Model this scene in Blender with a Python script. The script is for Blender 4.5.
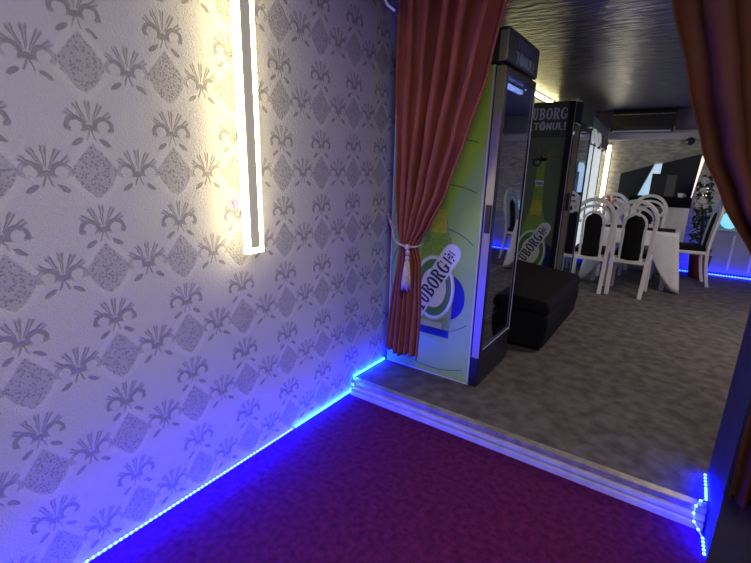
import bpy, bmesh, math, random
from mathutils import Vector, Matrix, Euler
random.seed(7)
PI = math.pi
SC = bpy.context.scene
COL = SC.collection
for _o in list(bpy.data.objects):
    bpy.data.objects.remove(_o)

# ------------------------------------------------------------------ camera, world, exposure
F_PX = 433.8
YAW, PITCH, ROLL = -0.6006, 0.2589, 0.0261
cam_d = bpy.data.cameras.new('camera'); cam = bpy.data.objects.new('camera', cam_d); COL.objects.link(cam)
cam_d.sensor_fit = 'HORIZONTAL'; cam_d.sensor_width = 36.0; cam_d.lens = F_PX / 751 * 36.0
cam_d.clip_start = 0.02
fw = Vector((math.sin(YAW)*math.cos(PITCH), math.cos(YAW)*math.cos(PITCH), -math.sin(PITCH)))
rt0 = Vector((math.cos(YAW), -math.sin(YAW), 0)); up0 = rt0.cross(fw)
rt = math.cos(ROLL)*rt0 + math.sin(ROLL)*up0
up = -math.sin(ROLL)*rt0 + math.cos(ROLL)*up0
cam.matrix_world = Matrix(((rt.x, up.x, -fw.x, 1.558), (rt.y, up.y, -fw.y, 0.0), (rt.z, up.z, -fw.z, 1.4264), (0, 0, 0, 1)))
SC.camera = cam
w = bpy.data.worlds.new('world'); SC.world = w; w.use_nodes = True
w.node_tree.nodes['Background'].inputs[0].default_value = (0.05, 0.05, 0.07, 1)
w.node_tree.nodes['Background'].inputs[1].default_value = 0.2
vs = SC.view_settings
vs.view_transform = 'Standard'; vs.look = 'None'; vs.gamma = 1.0; vs.use_curve_mapping = False
vs.exposure = 0.0

def area_light(name, loc, rot, sx, sy, power, color):
    l = bpy.data.lights.new(name, 'AREA'); l.shape = 'RECTANGLE'; l.size = sx; l.size_y = sy
    l.energy = power; l.color = color
    o = bpy.data.objects.new(name, l); COL.objects.link(o); o.location = loc; o.rotation_euler = rot
    return o
# unseen fill lights added to brighten the two rooms (out of frame above / to the right)
area_light('ceiling_light_front', (1.9, 0.1, 2.44), (0, 0, 0), 1.0, 0.6, 45, (1.0, 0.97, 0.86))
area_light('ceiling_light_back', (2.8, 4.3, 2.27), (0, 0, 0), 1.2, 1.2, 46, (1.0, 0.90, 0.82))

# strengths of the lamps that stand in the rooms
LAMP_WARM = (1.0, 0.88, 0.42)
LAMP_E = 15.0
BLUE = (0.0004, 0.0013, 1.0)
TAPE_E, BEAD_E = 420.0, 700.0

# ------------------------------------------------------------------ helpers
H = 0.0923            # height of the back room's floor
CEIL = 2.30           # back room ceiling
CEILF = 2.50          # front room ceiling
YB = 7.65             # far wall
XR = 4.2

class MB:
    def __init__(s): s.v = []; s.f = []
    def add(s, vs_, fs):
        b = len(s.v); s.v += [tuple(p) for p in vs_]; s.f += [tuple(i+b for i in f) for f in fs]; return s
    def box(s, x0, x1, y0, y1, z0, z1, M=None):
        vs_ = [Vector((x, y, z)) for z in (z0, z1) for y in (y0, y1) for x in (x0, x1)]
        if M is not None: vs_ = [M @ p for p in vs_]
        return s.add(vs_, [(0,2,3,1),(4,5,7,6),(0,1,5,4),(2,6,7,3),(0,4,6,2),(1,3,7,5)])
    def prism(s, poly, fn, d0, d1):
        n = len(poly)
        vs_ = [fn(a, b, d0) for a, b in poly] + [fn(a, b, d1) for a, b in poly]
        area = sum(poly[i][0]*poly[(i+1)%n][1]-poly[(i+1)%n][0]*poly[i][1] for i in range(n))
        fs = [tuple(range(n))[::-1], tuple(range(n, 2*n))] + [(i, (i+1)%n, n+(i+1)%n, n+i) for i in range(n)]
        return s.add(vs_, fs)
    def tube(s, pts, r, n=8, cap=True):
        pts = [Vector(p) for p in pts]; m = len(pts)
        rs = r if isinstance(r, (list, tuple)) else [r]*m
        prev = None; b = len(s.v)
        for i, p in enumerate(pts):
            t = (pts[min(i+1, m-1)]-pts[max(i-1, 0)]).normalized()
            if prev is None:
                a = t.orthogonal().normalized()
            else:
                a = (prev - t*prev.dot(t))
                a = a.normalized() if a.length > 1e-6 else t.orthogonal().normalized()
            prev = a; c = t.cross(a)
            for k in range(n):
                an = 2*PI*k/n
                s.v.append(tuple(p + (a*math.cos(an)+c*math.sin(an))*rs[i]))
        for i in range(m-1):
            for k in range(n):
                s.f.append((b+i*n+k, b+i*n+(k+1)%n, b+(i+1)*n+(k+1)%n, b+(i+1)*n+k))
        if cap:
            s.f.append(tuple(b+k for k in range(n))[::-1]); s.f.append(tuple(b+(m-1)*n+k for k in range(n)))
        return s
    def sweep(s, pts, side, wd, th):
        # rectangular bar along pts lying in the plane whose normal is "side": wd in the plane, th along side
        pts = [Vector(p) for p in pts]; m = len(pts); b = len(s.v)
        sides = side if isinstance(side, list) else [Vector(side).normalized()]*m
        for i, p in enumerate(pts):
            t = (pts[min(i+1, m-1)]-pts[max(i-1, 0)]).normalized(); sd = sides[i]
            nrm = t.cross(sd).normalized()
            for a, c in ((-1,-1),(1,-1),(1,1),(-1,1)):
                s.v.append(tuple(p + nrm*a*wd/2 + sd*c*th/2))
        for i in range(m-1):
            for k in range(4):
                s.f.append((b+i*4+k, b+i*4+(k+1)%4, b+(i+1)*4+(k+1)%4, b+(i+1)*4+k))
        s.f.append((b+3, b+2, b+1, b)); e = b+(m-1)*4; s.f.append((e, e+1, e+2, e+3))
        return s
    def ball(s, c, r, n=12, m=8, sc=(1,1,1)):
        vs_ = []; fs = []
        for i in range(m+1):
            ph = PI*i/m
            for k in range(n):
                th = 2*PI*k/n
                vs_.append((c[0]+r*sc[0]*math.sin(ph)*math.cos(th), c[1]+r*sc[1]*math.sin(ph)*math.sin(th), c[2]+r*sc[2]*math.cos(ph)))
        for i in range(m):
            for k in range(n):
                fs.append((i*n+k, (i+1)*n+k, (i+1)*n+(k+1)%n, i*n+(k+1)%n))
        return s.add(vs_, fs)
    def lathe(s, prof, c=(0,0,0), n=20):
        b = len(s.v)
        for r, z in prof:
            for k in range(n):
                s.v.append((c[0]+r*math.cos(2*PI*k/n), c[1]+r*math.sin(2*PI*k/n), c[2]+z))
        for i in range(len(prof)-1):
            for k in range(n):
                s.f.append((b+i*n+k, b+i*n+(k+1)%n, b+(i+1)*n+(k+1)%n, b+(i+1)*n+k))
        s.f.append(tuple(b+k for k in range(n))[::-1]); e = b+(len(prof)-1)*n; s.f.append(tuple(e+k for k in range(n)))
        return s
    def build(s, name, mat, parent=None, bevel=0, smooth=False, local=False, seg=2):
        me = bpy.data.meshes.new(name)
        off = Vector((0,0,0))
        if parent is not None and not local:
            q = parent
            while q is not None: off += q.location; q = q.parent
        me.from_pydata([tuple(Vector(p)-off) for p in s.v], [], s.f)
        bm = bmesh.new(); bm.from_mesh(me)
        bmesh.ops.remove_doubles(bm, verts=bm.verts, dist=1e-6)
        bmesh.ops.recalc_face_normals(bm, faces=bm.faces); bm.to_mesh(me); bm.free()
        me.materials.append(mat)
        o = bpy.data.objects.new(name, me); COL.objects.link(o)
        if parent is not None: o.parent = parent
        if smooth:
            for p in me.polygons: p.use_smooth = True
        if bevel:
            md = o.modifiers.new('bevel', 'BEVEL'); md.width = bevel; md.segments = seg; md.limit_method = 'ANGLE'
        return o

def thing(name, label, cat, loc=(0,0,0), rotz=0.0, group=None):
    o = bpy.data.objects.new(name, None); COL.objects.link(o); o.empty_display_size = 0.1
    o.location = loc; o.rotation_euler = (0, 0, rotz); o['label'] = label; o['category'] = cat
    if group: o['group'] = group
    return o
def tag(o, label, cat, group=None):
    o['label'] = label; o['category'] = cat
    if group: o['group'] = group
    return o
def struct(o, label=None, cat=None):
    o['kind'] = 'structure'
    if label: o['label'] = label
    if cat: o['category'] = cat
    return o
def copy_thing(src, loc, rotz, label):
    r = src.copy(); COL.objects.link(r); r.location = loc; r.rotation_euler = (0, 0, rotz); r['label'] = label
    for ch in list(src.children):
        c = ch.copy(); COL.objects.link(c); c.parent = r
        for g in list(ch.children):
            d = g.copy(); COL.objects.link(d); d.parent = c
    return r

# ------------------------------------------------------------------ materials
def new_mat(name):
    m = bpy.data.materials.new(name); m.use_nodes = True
    return m, m.node_tree, m.node_tree.nodes['Principled BSDF']
def pmat(name, col, rough=0.5, metal=0.0, noise=0.0, nscale=20.0, bump=0.0, bscale=200.0, stretch=(1,1,1), spec=0.5, col2=None):
    m, nt, bs = new_mat(name)
    bs.inputs['Base Color'].default_value = (*col, 1); bs.inputs['Roughness'].default_value = rough
    bs.inputs['Metallic'].default_value = metal; bs.inputs['Specular IOR Level'].default_value = spec
    geo = nt.nodes.new('ShaderNodeTexCoord')
    mp = nt.nodes.new('ShaderNodeMapping'); mp.inputs['Scale'].default_value = stretch
    nt.links.new(geo.outputs['Object'], mp.inputs['Vector'])
    if noise or col2:
        n = nt.nodes.new('ShaderNodeTexNoise'); n.inputs['Scale'].default_value = nscale; n.inputs['Detail'].default_value = 5
        nt.links.new(mp.outputs[0], n.inputs['Vector'])
        r = nt.nodes.new('ShaderNodeValToRGB'); r.color_ramp.elements[0].position = 0.35; r.color_ramp.elements[1].position = 0.65
        c2 = col2 or tuple(c*(1+noise) for c in col); c1 = col if col2 else tuple(c*(1-noise) for c in col)
        r.color_ramp.elements[0].color = (*c1, 1); r.color_ramp.elements[1].color = (*c2, 1)
        nt.links.new(n.outputs[0], r.inputs[0]); nt.links.new(r.outputs[0], bs.inputs['Base Color'])
    if bump:
        n2 = nt.nodes.new('ShaderNodeTexNoise'); n2.inputs['Scale'].default_value = bscale; n2.inputs['Detail'].default_value = 4
        nt.links.new(mp.outputs[0], n2.inputs['Vector'])
        b = nt.nodes.new('ShaderNodeBump'); b.inputs['Strength'].default_value = bump; b.inputs['Distance'].default_value = 0.01
        nt.links.new(n2.outputs[0], b.inputs['Height']); nt.links.new(b.outputs[0], bs.inputs['Normal'])
    return m
def emat(name, col, strength, base=(0.8,0.8,0.8)):
    m, nt, bs = new_mat(name)
    bs.inputs['Base Color'].default_value = (*base, 1)
    bs.inputs['Emission Color'].default_value = (*col, 1); bs.inputs['Emission Strength'].default_value = strength
    return m
def glass_mat(name, tint, boost=1.0, rough=0.02):
    m = bpy.data.materials.new(name); m.use_nodes = True; nt = m.node_tree; nt.nodes.clear()
    out = nt.nodes.new('ShaderNodeOutputMaterial'); mix = nt.nodes.new('ShaderNodeMixShader')
    tr = nt.nodes.new('ShaderNodeBsdfTransparent'); tr.inputs[0].default_value = (*tint, 1)
    gl = nt.nodes.new('ShaderNodeBsdfGlossy'); gl.inputs['Roughness'].default_value = rough; gl.inputs['Color'].default_value = (0.85, 0.88, 1, 1)
    fr = nt.nodes.new('ShaderNodeLayerWeight'); fr.inputs[0].default_value = 0.5
    pw = nt.nodes.new('ShaderNodeMath'); pw.operation = 'POWER'; pw.inputs[1].default_value = 3.5
    mu = nt.nodes.new('ShaderNodeMath'); mu.operation = 'MULTIPLY_ADD'; mu.use_clamp = True; mu.inputs[1].default_value = boost; mu.inputs[2].default_value = 0.05
    nt.links.new(fr.outputs['Facing'], pw.inputs[0]); nt.links.new(pw.outputs[0], mu.inputs[0]); nt.links.new(mu.outputs[0], mix.inputs[0])
    nt.links.new(tr.outputs[0], mix.inputs[1]); nt.links.new(gl.outputs[0], mix.inputs[2]); nt.links.new(mix.outputs[0], out.inputs[0])
    return m

class NX:
    """tiny math-node builder"""
    def __init__(s, nt): s.nt = nt
    def m(s, op, a, b=None, c=None):
        n = s.nt.nodes.new('ShaderNodeMath'); n.operation = op
        for i, x in enumerate((a, b, c)):
            if x is None: continue
            if isinstance(x, (int, float)): n.inputs[i].default_value = x
            else: s.nt.links.new(x, n.inputs[i])
        return n.outputs[0]
    def step(s, x, e, wd):          # 1 where x<e, soft edge wd
        n = s.nt.nodes.new('ShaderNodeMapRange'); n.interpolation_type = 'SMOOTHSTEP'
        n.inputs['From Min'].default_value = e-wd; n.inputs['From Max'].default_value = e+wd
        n.inputs['To Min'].default_value = 1; n.inputs['To Max'].default_value = 0
        s.nt.links.new(x, n.inputs['Value']); return n.outputs['Result']
    def cell(s, x, c, p):
        t = s.m('FRACT', s.m('ADD', s.m('DIVIDE', s.m('SUBTRACT', x, c), p), 50.5)); return s.m('MULTIPLY', s.m('SUBTRACT', t, 0.5), p)
    def mul(s, *a):
        r = a[0]
        for q in a[1:]: r = s.m('MULTIPLY', r, q)
        return r
    def mx(s, *a):
        r = a[0]
        for q in a[1:]: r = s.m('MAXIMUM', r, q)
        return r
    def ell(s, u, v, cu, cv, ru, rv, an):
        du = s.m('SUBTRACT', u, cu); dv = s.m('SUBTRACT', v, cv); ca, sa = math.cos(an), math.sin(an)
        p = s.m('ADD', s.m('MULTIPLY', du, ca), s.m('MULTIPLY', dv, sa)); q = s.m('SUBTRACT', s.m('MULTIPLY', dv, ca), s.m('MULTIPLY', du, sa))
        return s.m('ADD', s.m('POWER', s.m('DIVIDE', p, ru), 2), s.m('POWER', s.m('DIVIDE', q, rv), 2))

def wallpaper():
    m, nt, bs = new_mat('damask_wallpaper'); N = NX(nt)
    geo = nt.nodes.new('ShaderNodeNewGeometry'); sp = nt.nodes.new('ShaderNodeSeparateXYZ'); nt.links.new(geo.outputs['Position'], sp.inputs[0])
    Y, Z = sp.outputs[1], sp.outputs[2]
    nz = nt.nodes.new('ShaderNodeTexNoise'); nz.inputs['Scale'].default_value = 55; nz.inputs['Detail'].default_value = 5; nt.links.new(geo.outputs['Position'], nz.inputs['Vector'])
    vo = nt.nodes.new('ShaderNodeTexVoronoi'); vo.inputs['Scale'].default_value = 105; nt.links.new(geo.outputs['Position'], vo.inputs['Vector'])
    wob = N.m('MULTIPLY', N.m('SUBTRACT', nz.outputs[0], 0.5), 0.010)
    PY, PZ = 0.271, 0.3195
    def uv(cy, cz):
        return N.m('ABSOLUTE', N.m('ADD', N.cell(Y, cy, PY), wob)), N.m('ADD', N.cell(Z, cz, PZ), wob)
    # medallion: pointed top, round foot, filled with scales
    a, v = uv(0.668, 1.709)
    ex = N.m('ADD', 1.05, N.m('MULTIPLY', N.step(v, 0.0, 0.03), 0.30))
    d = N.m('ADD', N.m('POWER', N.m('DIVIDE', a, 0.068), ex), N.m('POWER', N.m('DIVIDE', N.m('ABSOLUTE', v), 0.086), ex))
    body = N.step(d, 1.0, 0.08); scales = N.step(vo.outputs['Distance'], 0.36, 0.14)
    halo = N.m('SUBTRACT', N.step(d, 1.42, 0.15), body)
    med = N.mul(body, N.m('ADD', 0.45, N.m('MULTIPLY', scales, 0.55)))
    def palmette(cy, cz):
        a, v = uv(cy, cz)
        vb = N.m('ADD', v, 0.022)
        r = N.m('SQRT', N.m('ADD', N.m('POWER', a, 2), N.m('POWER', vb, 2)))
        th = N.m('ARCTAN2', a, vb)
        fan = N.mul(N.step(r, 0.078, 0.006), N.m('SUBTRACT', 1, N.step(r, 0.014, 0.004)), N.step(th, 1.2, 0.05),
                    N.step(N.m('MULTIPLY', N.m('COSINE', N.m('MULTIPLY', th, 13)), -1), -0.1, 0.4), N.m('SUBTRACT', 1, N.m('MULTIPLY', 0.55, N.m('SUBTRACT', 1, N.step(N.m('MULTIPLY', N.m('COSINE', N.m('MULTIPLY', th, 13)), 1), 0.80, 0.1)))))
        rr = N.m('SQRT', N.ell(a, v, 0.040, -0.020, 1, 1, 0))
        curl = N.mul(N.step(N.m('ABSOLUTE', N.m('SUBTRACT', rr, 0.025)), 0.0065, 0.002), N.m('SUBTRACT', 1, N.step(v, -0.034, 0.006)))
        tip = N.step(N.ell(a, v, 0.062, -0.026, 0.009, 0.006, 0.3), 1, 0.3)
        leaf = N.step(N.ell(a, v, 0.040, -0.068, 0.019, 0.0075, -0.6), 1, 0.3)
        dot = N.step(N.ell(a, v, 0.0, -0.024, 0.014, 0.010, 0), 1, 0.3)
        stem = N.mul(N.step(N.m('ABSOLUTE', N.m('SUBTRACT', a, N.m('MULTIPLY', N.m('ADD', v, 0.024), -0.35))), 0.0025, 0.0015), N.step(v, -0.026, 0.004), N.m('SUBTRACT', 1, N.step(v, -0.062, 0.005)))
        return N.mx(fan, curl, tip, leaf, dot, stem)
    pal = N.mx(palmette(0.668+PY/2, 1.724), palmette(0.668, 1.709+PZ/2-0.005))
    grain = N.m('ADD', 0.72, N.m('MULTIPLY', nz.outputs[0], 0.56))
    fac = N.m('MULTIPLY', N.mx(med, pal), grain)
    mix = nt.nodes.new('ShaderNodeMix'); mix.data_type = 'RGBA'
    mix.inputs[6].default_value = (0.56, 0.535, 0.54, 1); mix.inputs[7].default_value = (0.25, 0.235, 0.245, 1)
    nt.links.new(N.m('MULTIPLY', fac, 0.84), mix.inputs[0])
    mix2 = nt.nodes.new('ShaderNodeMix'); mix2.data_type = 'RGBA'; mix2.inputs[7].default_value = (0.68, 0.655, 0.65, 1)
    nt.links.new(mix.outputs[2], mix2.inputs[6]); nt.links.new(N.m('MULTIPLY', halo, 0.35), mix2.inputs[0])
    nt.links.new(mix2.outputs[2], bs.inputs['Base Color'])
    bs.inputs['Roughness'].default_value = 0.62; bs.inputs['Specular IOR Level'].default_value = 0.35
    n3 = nt.nodes.new('ShaderNodeTexNoise'); n3.inputs['Scale'].default_value = 120; n3.inputs['Detail'].default_value = 4; n3.inputs['Distortion'].default_value = 1.2
    nt.links.new(geo.outputs['Position'], n3.inputs['Vector'])
    hgt = N.m('ADD', n3.outputs[0], N.m('MULTIPLY', fac, -0.6))
    b = nt.nodes.new('ShaderNodeBump'); b.inputs['Strength'].default_value = 0.7; b.inputs['Distance'].default_value = 0.008
    nt.links.new(hgt, b.inputs['Height']); nt.links.new(b.outputs[0], bs.inputs['Normal'])
    return m

M = {}
M['wallpaper'] = wallpaper()
M['red_carpet'] = pmat('red_carpet', (0.090, 0.0085, 0.058), 0.95, noise=0.3, nscale=35, bump=0.6, bscale=260, spec=0.1)
M['grey_carpet'] = pmat('grey_carpet', (0.120, 0.102, 0.096), 0.95, noise=0.30, nscale=13, bump=0.9, bscale=140, spec=0.1)
M['ceiling'] = pmat('glossy_ceiling', (0.125, 0.115, 0.15), 0.30, metal=0.3, noise=0.6, nscale=7, bump=1.0, bscale=8.0, stretch=(1.0, 3.6, 1), spec=0.8)
for _n in M['ceiling'].node_tree.nodes:
    if _n.type == 'BUMP': _n.inputs['Distance'].default_value = 0.02
M['plaster'] = pmat('plaster', (0.42, 0.40, 0.41), 0.8, bump=0.2, bscale=60)
M['dark_wall'] = pmat('dark_wall', (0.030, 0.029, 0.024), 0.6, noise=0.15, nscale=9, bump=0.1, bscale=60)
M['stone_paper'] = pmat('stone_paper', (0.40, 0.36, 0.28), 0.5, bump=0.8, bscale=26, nscale=9, stretch=(1, 1, 3.2), col2=(0.70, 0.65, 0.55))
M['lavender'] = pmat('upper_wall_paint', (0.26, 0.25, 0.32), 0.55)
M['white_trim'] = pmat('white_trim', (0.62, 0.60, 0.62), 0.4)
M['nosing'] = pmat('nosing_metal', (0.50, 0.45, 0.38), 0.38, metal=0.7, noise=0.2, nscale=25)
M['riser'] = pmat('riser_metal', (0.60, 0.57, 0.62), 0.42, metal=0.25, noise=0.12, nscale=14)
def led_mats(k, g=1.0): return emat('led_tape', (0.0001/k, 0.0007*g/k, 1.0), TAPE_E*k), emat('led_bead', (0.0006/k, 0.0018*g/k, 1.0), BEAD_E*k)
M['lamp_diff'] = emat('lamp_diffuser', LAMP_WARM, LAMP_E)
M['lamp_body'] = emat('lamp_centre', (1.0, 0.92, 0.62), 0.16, base=(0.5, 0.48, 0.36))  # weak glow added so the grey channel looks lit
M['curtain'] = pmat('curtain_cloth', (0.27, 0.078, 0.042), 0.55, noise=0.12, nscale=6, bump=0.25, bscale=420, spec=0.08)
M['curtain_dark'] = pmat('curtain_cloth_far', (0.068, 0.021, 0.013), 0.55, noise=0.12, nscale=6, bump=0.25, bscale=420, spec=0.08)  # same cloth as the left curtain, with its shade put into the colour
M['cord'] = pmat('tieback_cord', (0.52, 0.42, 0.33), 0.7, noise=0.25, nscale=90)
M['fridge_black'] = pmat('fridge_black', (0.012, 0.012, 0.014), 0.35)
M['fridge_in'] = pmat('fridge_inside', (0.16, 0.17, 0.30), 0.5)  # blue put into the liner for the bluish haze in the glass
M['fridge_edge'] = pmat('fridge_door_edge', (0.42, 0.40, 0.27), 0.35, metal=0.45, noise=0.08, nscale=10, stretch=(8, 8, 0.5))  # beige put into the colour for warm lamp light reflected on the edge
M['glass'] = glass_mat('cooler_glass', (0.60, 0.64, 0.85), 1.5)
M['white_metal'] = pmat('white_metal', (0.70, 0.70, 0.72), 0.35)
M['fridge_lamp'] = emat('fridge_lamp', (0.55, 0.70, 1.0), 3.0)
M['fridge_lamp_dim'] = emat('fridge_lamp_soft', (0.8, 0.95, 1.0), 0.55)  # door panels glow by themselves in place of a lit interior
M['black_fabric'] = pmat('black_fabric', (0.0045, 0.004, 0.005), 0.85, noise=0.25, nscale=30, bump=0.3, bscale=300, spec=0.2)
M['black_plastic'] = pmat('black_plastic', (0.02, 0.02, 0.021), 0.4)
M['ac_black'] = pmat('aircon_black', (0.035, 0.034, 0.030), 0.3)
M['chair_white'] = pmat('chair_white', (0.68, 0.66, 0.64), 0.4, noise=0.05, nscale=8)
M['cloth_white'] = pmat('white_cloth', (0.66, 0.65, 0.68), 0.8, bump=0.2, bscale=200, noise=0.04, nscale=8)
M['ring_white'] = emat('lit_white_ring', (0.9, 0.95, 1.0), 0.22)  # glow added to brighten the white rings, which are no lamps
M['lit_blue'] = emat('backlit_pale_blue', (0.50, 0.75, 0.95), 0.75)
M['cyan_globe'] = emat('cyan_globe', (0.20, 0.75, 0.95), 0.9)
M['silver'] = pmat('glossy_silver', (0.50, 0.56, 0.58), 0.2, metal=0.35, noise=0.08, nscale=4)
M['panel_black'] = pmat('panel_black', (0.016, 0.016, 0.018), 0.45)
M['speaker_grey'] = pmat('speaker_grey', (0.085, 0.085, 0.08), 0.6, bump=0.3, bscale=300)
M['leaf'] = pmat('leaf_green', (0.045, 0.085, 0.045), 0.6, noise=0.4, nscale=25)
M['petal'] = pmat('white_petal', (0.62, 0.58, 0.54), 0.7)
M['bark'] = pmat('bark', (0.10, 0.06, 0.035), 0.8, noise=0.3, nscale=40)
M['terracotta'] = pmat('dark_red_pot', (0.17, 0.035, 0.025), 0.6)
M['orange_petal'] = pmat('orange_red_petal', (0.62, 0.11, 0.05), 0.6)
# printed cooler side
M['p_lime'] = pmat('print_lime', (0.34, 0.54, 0.075), 0.4, noise=0.06, nscale=2.5)
M['p_olive'] = pmat('print_dark_green', (0.13, 0.18, 0.10), 0.4, noise=0.06, nscale=3)
M['p_line'] = pmat('print_line_green', (0.09, 0.16, 0.06), 0.45)
M['p_bottle'] = pmat('print_bottle_green', (0.17, 0.33, 0.035), 0.4, nscale=60, col2=(0.30, 0.44, 0.08))
M['p_yellow'] = pmat('print_beer_yellow', (0.50, 0.50, 0.05), 0.4, noise=0.15, nscale=40)
M['p_white'] = pmat('print_white', (0.74, 0.76, 0.74), 0.4)
M['p_green'] = pmat('print_label_green', (0.10, 0.22, 0.06), 0.4)
M['p_lgreen'] = pmat('print_pale_green', (0.40, 0.52, 0.25), 0.4)
M['p_navy'] = pmat('print_navy', (0.018, 0.022, 0.10), 0.4)
M['p_blue'] = pmat('print_blue', (0.012, 0.025, 0.15), 0.4)
M['p_header'] = pmat('print_header_green', (0.035, 0.050, 0.035), 0.35)
M['p_head_txt'] = pmat('print_header_text', (0.75, 0.77, 0.86), 0.4)
M['p_pale'] = pmat('print_pale_beer', (0.50, 0.52, 0.22), 0.4)
M['p_amber'] = pmat('print_splash', (0.34, 0.24, 0.08), 0.5)

# ------------------------------------------------------------------ the setting
o = MB().box(0, XR, -2.6, 2.033, -0.08, 0).build('floor', M['red_carpet']); struct(o, 'dark red carpet of the front room', 'floor')
o = MB().box(0, XR, 2.033, YB, -0.08, H).build('floor', M['grey_carpet']); struct(o, 'mottled grey brown carpet of the raised back room', 'floor')
o = MB().box(-0.12, 0, -2.6, YB+0.12, -0.08, CEILF+0.05).build('wall_left', M['wallpaper']); struct(o, 'pale grey embossed damask wallpaper wall', 'wall')
o = MB().box(XR, XR+0.12, -2.6, YB+0.12, -0.08, CEILF+0.05).build('wall_right', M['plaster']); struct(o)
o = MB().box(-0.12, XR+0.12, -2.72, -2.6, -0.08, CEILF+0.05).build('wall_front', M['plaster']); struct(o)
o = MB().box(0, XR, -2.6, 1.845, CEILF, CEILF+0.05).build('ceiling', M['plaster']); struct(o)
o = MB().box(0, XR, 2.272, YB, CEIL, CEIL+0.05).build('ceiling', M['ceiling']); struct(o, 'dark glossy streaked ceiling of the back room', 'ceiling')
# dividing wall: everything right of the opening, and the lintel over it
o = MB().box(1.866, XR, 1.845, 2.272, 0.0, CEILF+0.05).box(0, 1.866, 1.845, 2.272, 2.36, CEILF+0.05).build('wall_divider', M['dark_wall'])
struct(o, 'dark painted wall around the curtained opening', 'wall')
# far wall: stone paper below the cornice, painted strip above
o = MB().box(0, XR, YB, YB+0.12, -0.08, 1.90).build('wall_back', M['stone_paper']); struct(o, 'far wall with streaky gold grey stone wallpaper', 'wall')
o = MB().box(0, XR, YB, YB+0.12, 1.90, CEIL+0.05).build('wall_back', M['lavender']); struct(o)
# step edge
o = MB().box(0.012, 1.858, 2.022, 2.062, H, H+0.006).box(0.012, 1.858, 2.018, 2.024, H-0.022, H+0.006).build('trim_1', M['nosing'], bevel=0.0015); struct(o, 'worn metal nosing along the top edge of the step', 'trim')
r = MB(); r.box(0.012, 1.858, 2.024, 2.033, 0.0, H-0.03).box(0.012, 1.858, 2.006, 2.026, 0.040, 0.060).box(0.012, 1.858, 1.998, 2.026, 0.0, 0.030)
o = r.build('trim_2', M['riser'], bevel=0.002); struct(o, 'pale ribbed strip covering the riser of the step', 'trim')
o = MB().box(0.0, XR, 7.52, YB, 1.895, 1.99).box(0.0, XR, 7.56, YB, 1.99, 2.02).build('trim_3', M['white_trim'], bevel=0.004); struct(o, 'pale cornice across the far wall below the air conditioner', 'trim')
o = MB().box(1.866, 2.8, 1.832, 1.845, 0.0, 0.30).build('baseboard_right', M['dark_wall']); struct(o)

# ------------------------------------------------------------------ wall lamps
def bar_lamp(name, label, group=None, y0=1.157, y1=1.247, z0=1.060, z1=2.26):
    t = thing(name, label, 'lamp', (0, (y0+y1)/2, z0), 0, group)
    wd = 0.022
    MB().box(0.098, 0.117, y0+wd, y1-wd, z0+wd, z1-wd).build('channel', M['lamp_body'], t, bevel=0.001)
    MB().box(0.095, 0.115, y0, y0+wd, z0+wd, z1-wd).build('diffuser', M['lamp_diff'], t)
    MB().box(0.095, 0.115, y1-wd, y1, z0+wd, z1-wd).build('diffuser', M['lamp_diff'], t)
    MB().box(0.095, 0.115, y0, y1, z0, z0+wd).build('diffuser', M['lamp_diff'], t)
    MB().box(0.095, 0.115, y0, y1, z1-wd, z1).build('diffuser', M['lamp_diff'], t)
    for z in (z0+0.2, z1-0.2):
        m = MB(); m.box(0.0, 0.098, (y0+y1)/2-0.012, (y0+y1)/2+0.012, z-0.02, z+0.02)
        m.build('bracket', M['white_metal'], t)
    return t
bar_lamp('wall_lamp', 'long upright glowing bar lamp with grey centre on damask wall')
t = thing('ceiling_lamp', 'thin level light bar along the left wall just under the dark ceiling', 'lamp', (0.0, 5.0, 2.25))
MB().box(0.0, 0.02, 4.3, 6.3, 2.235, 2.275).build('channel', M['white_metal'], t)
MB().box(0.02, 0.042, 4.3, 6.3, 2.24, 2.27).build('diffuser', emat('bar_diffuser', LAMP_WARM, 13.0), t)
t = thing('wall_lamp', 'upright glowing bar lamp on far wall beside the wide cooler', 'lamp', (0.545, YB, 1.0))
MB().box(0.515, 0.575, 7.625, YB, 0.80, 1.83).build('channel', M['white_metal'], t)
MB().box(0.520, 0.570, 7.605, 7.625, 0.81, 1.82).build('diffuser', emat('far_diffuser', (1.0, 0.92, 0.66), 12.0), t)
def slant_lamp(label, p0, p1, wd, e):
    t = thing('wall_lamp', label, 'lamp', (p1[0], YB, p1[1]))
    a = Vector((p0[0], 7.63, p0[1])); b = Vector((p1[0], 7.63, p1[1]))
    MB().sweep([a, b], (0, 1, 0), wd, 0.02).build('channel', M['white_metal'], t)
    a.y = b.y = 7.612
    MB().sweep([a, b], (0, 1, 0), wd*0.8, 0.016).build('diffuser', emat('slant_diffuser', (1.0, 0.93, 0.72), e), t)
slant_lamp('slanted pale light bar on far wall left of the white pompons', (1.72, 1.68), (1.655, 1.10), 0.05, 1.1)
slant_lamp('slanted pale light bar on far wall right of the white pompons', (1.83, 1.34), (1.80, 1.0), 0.075, 1.2)

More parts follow.
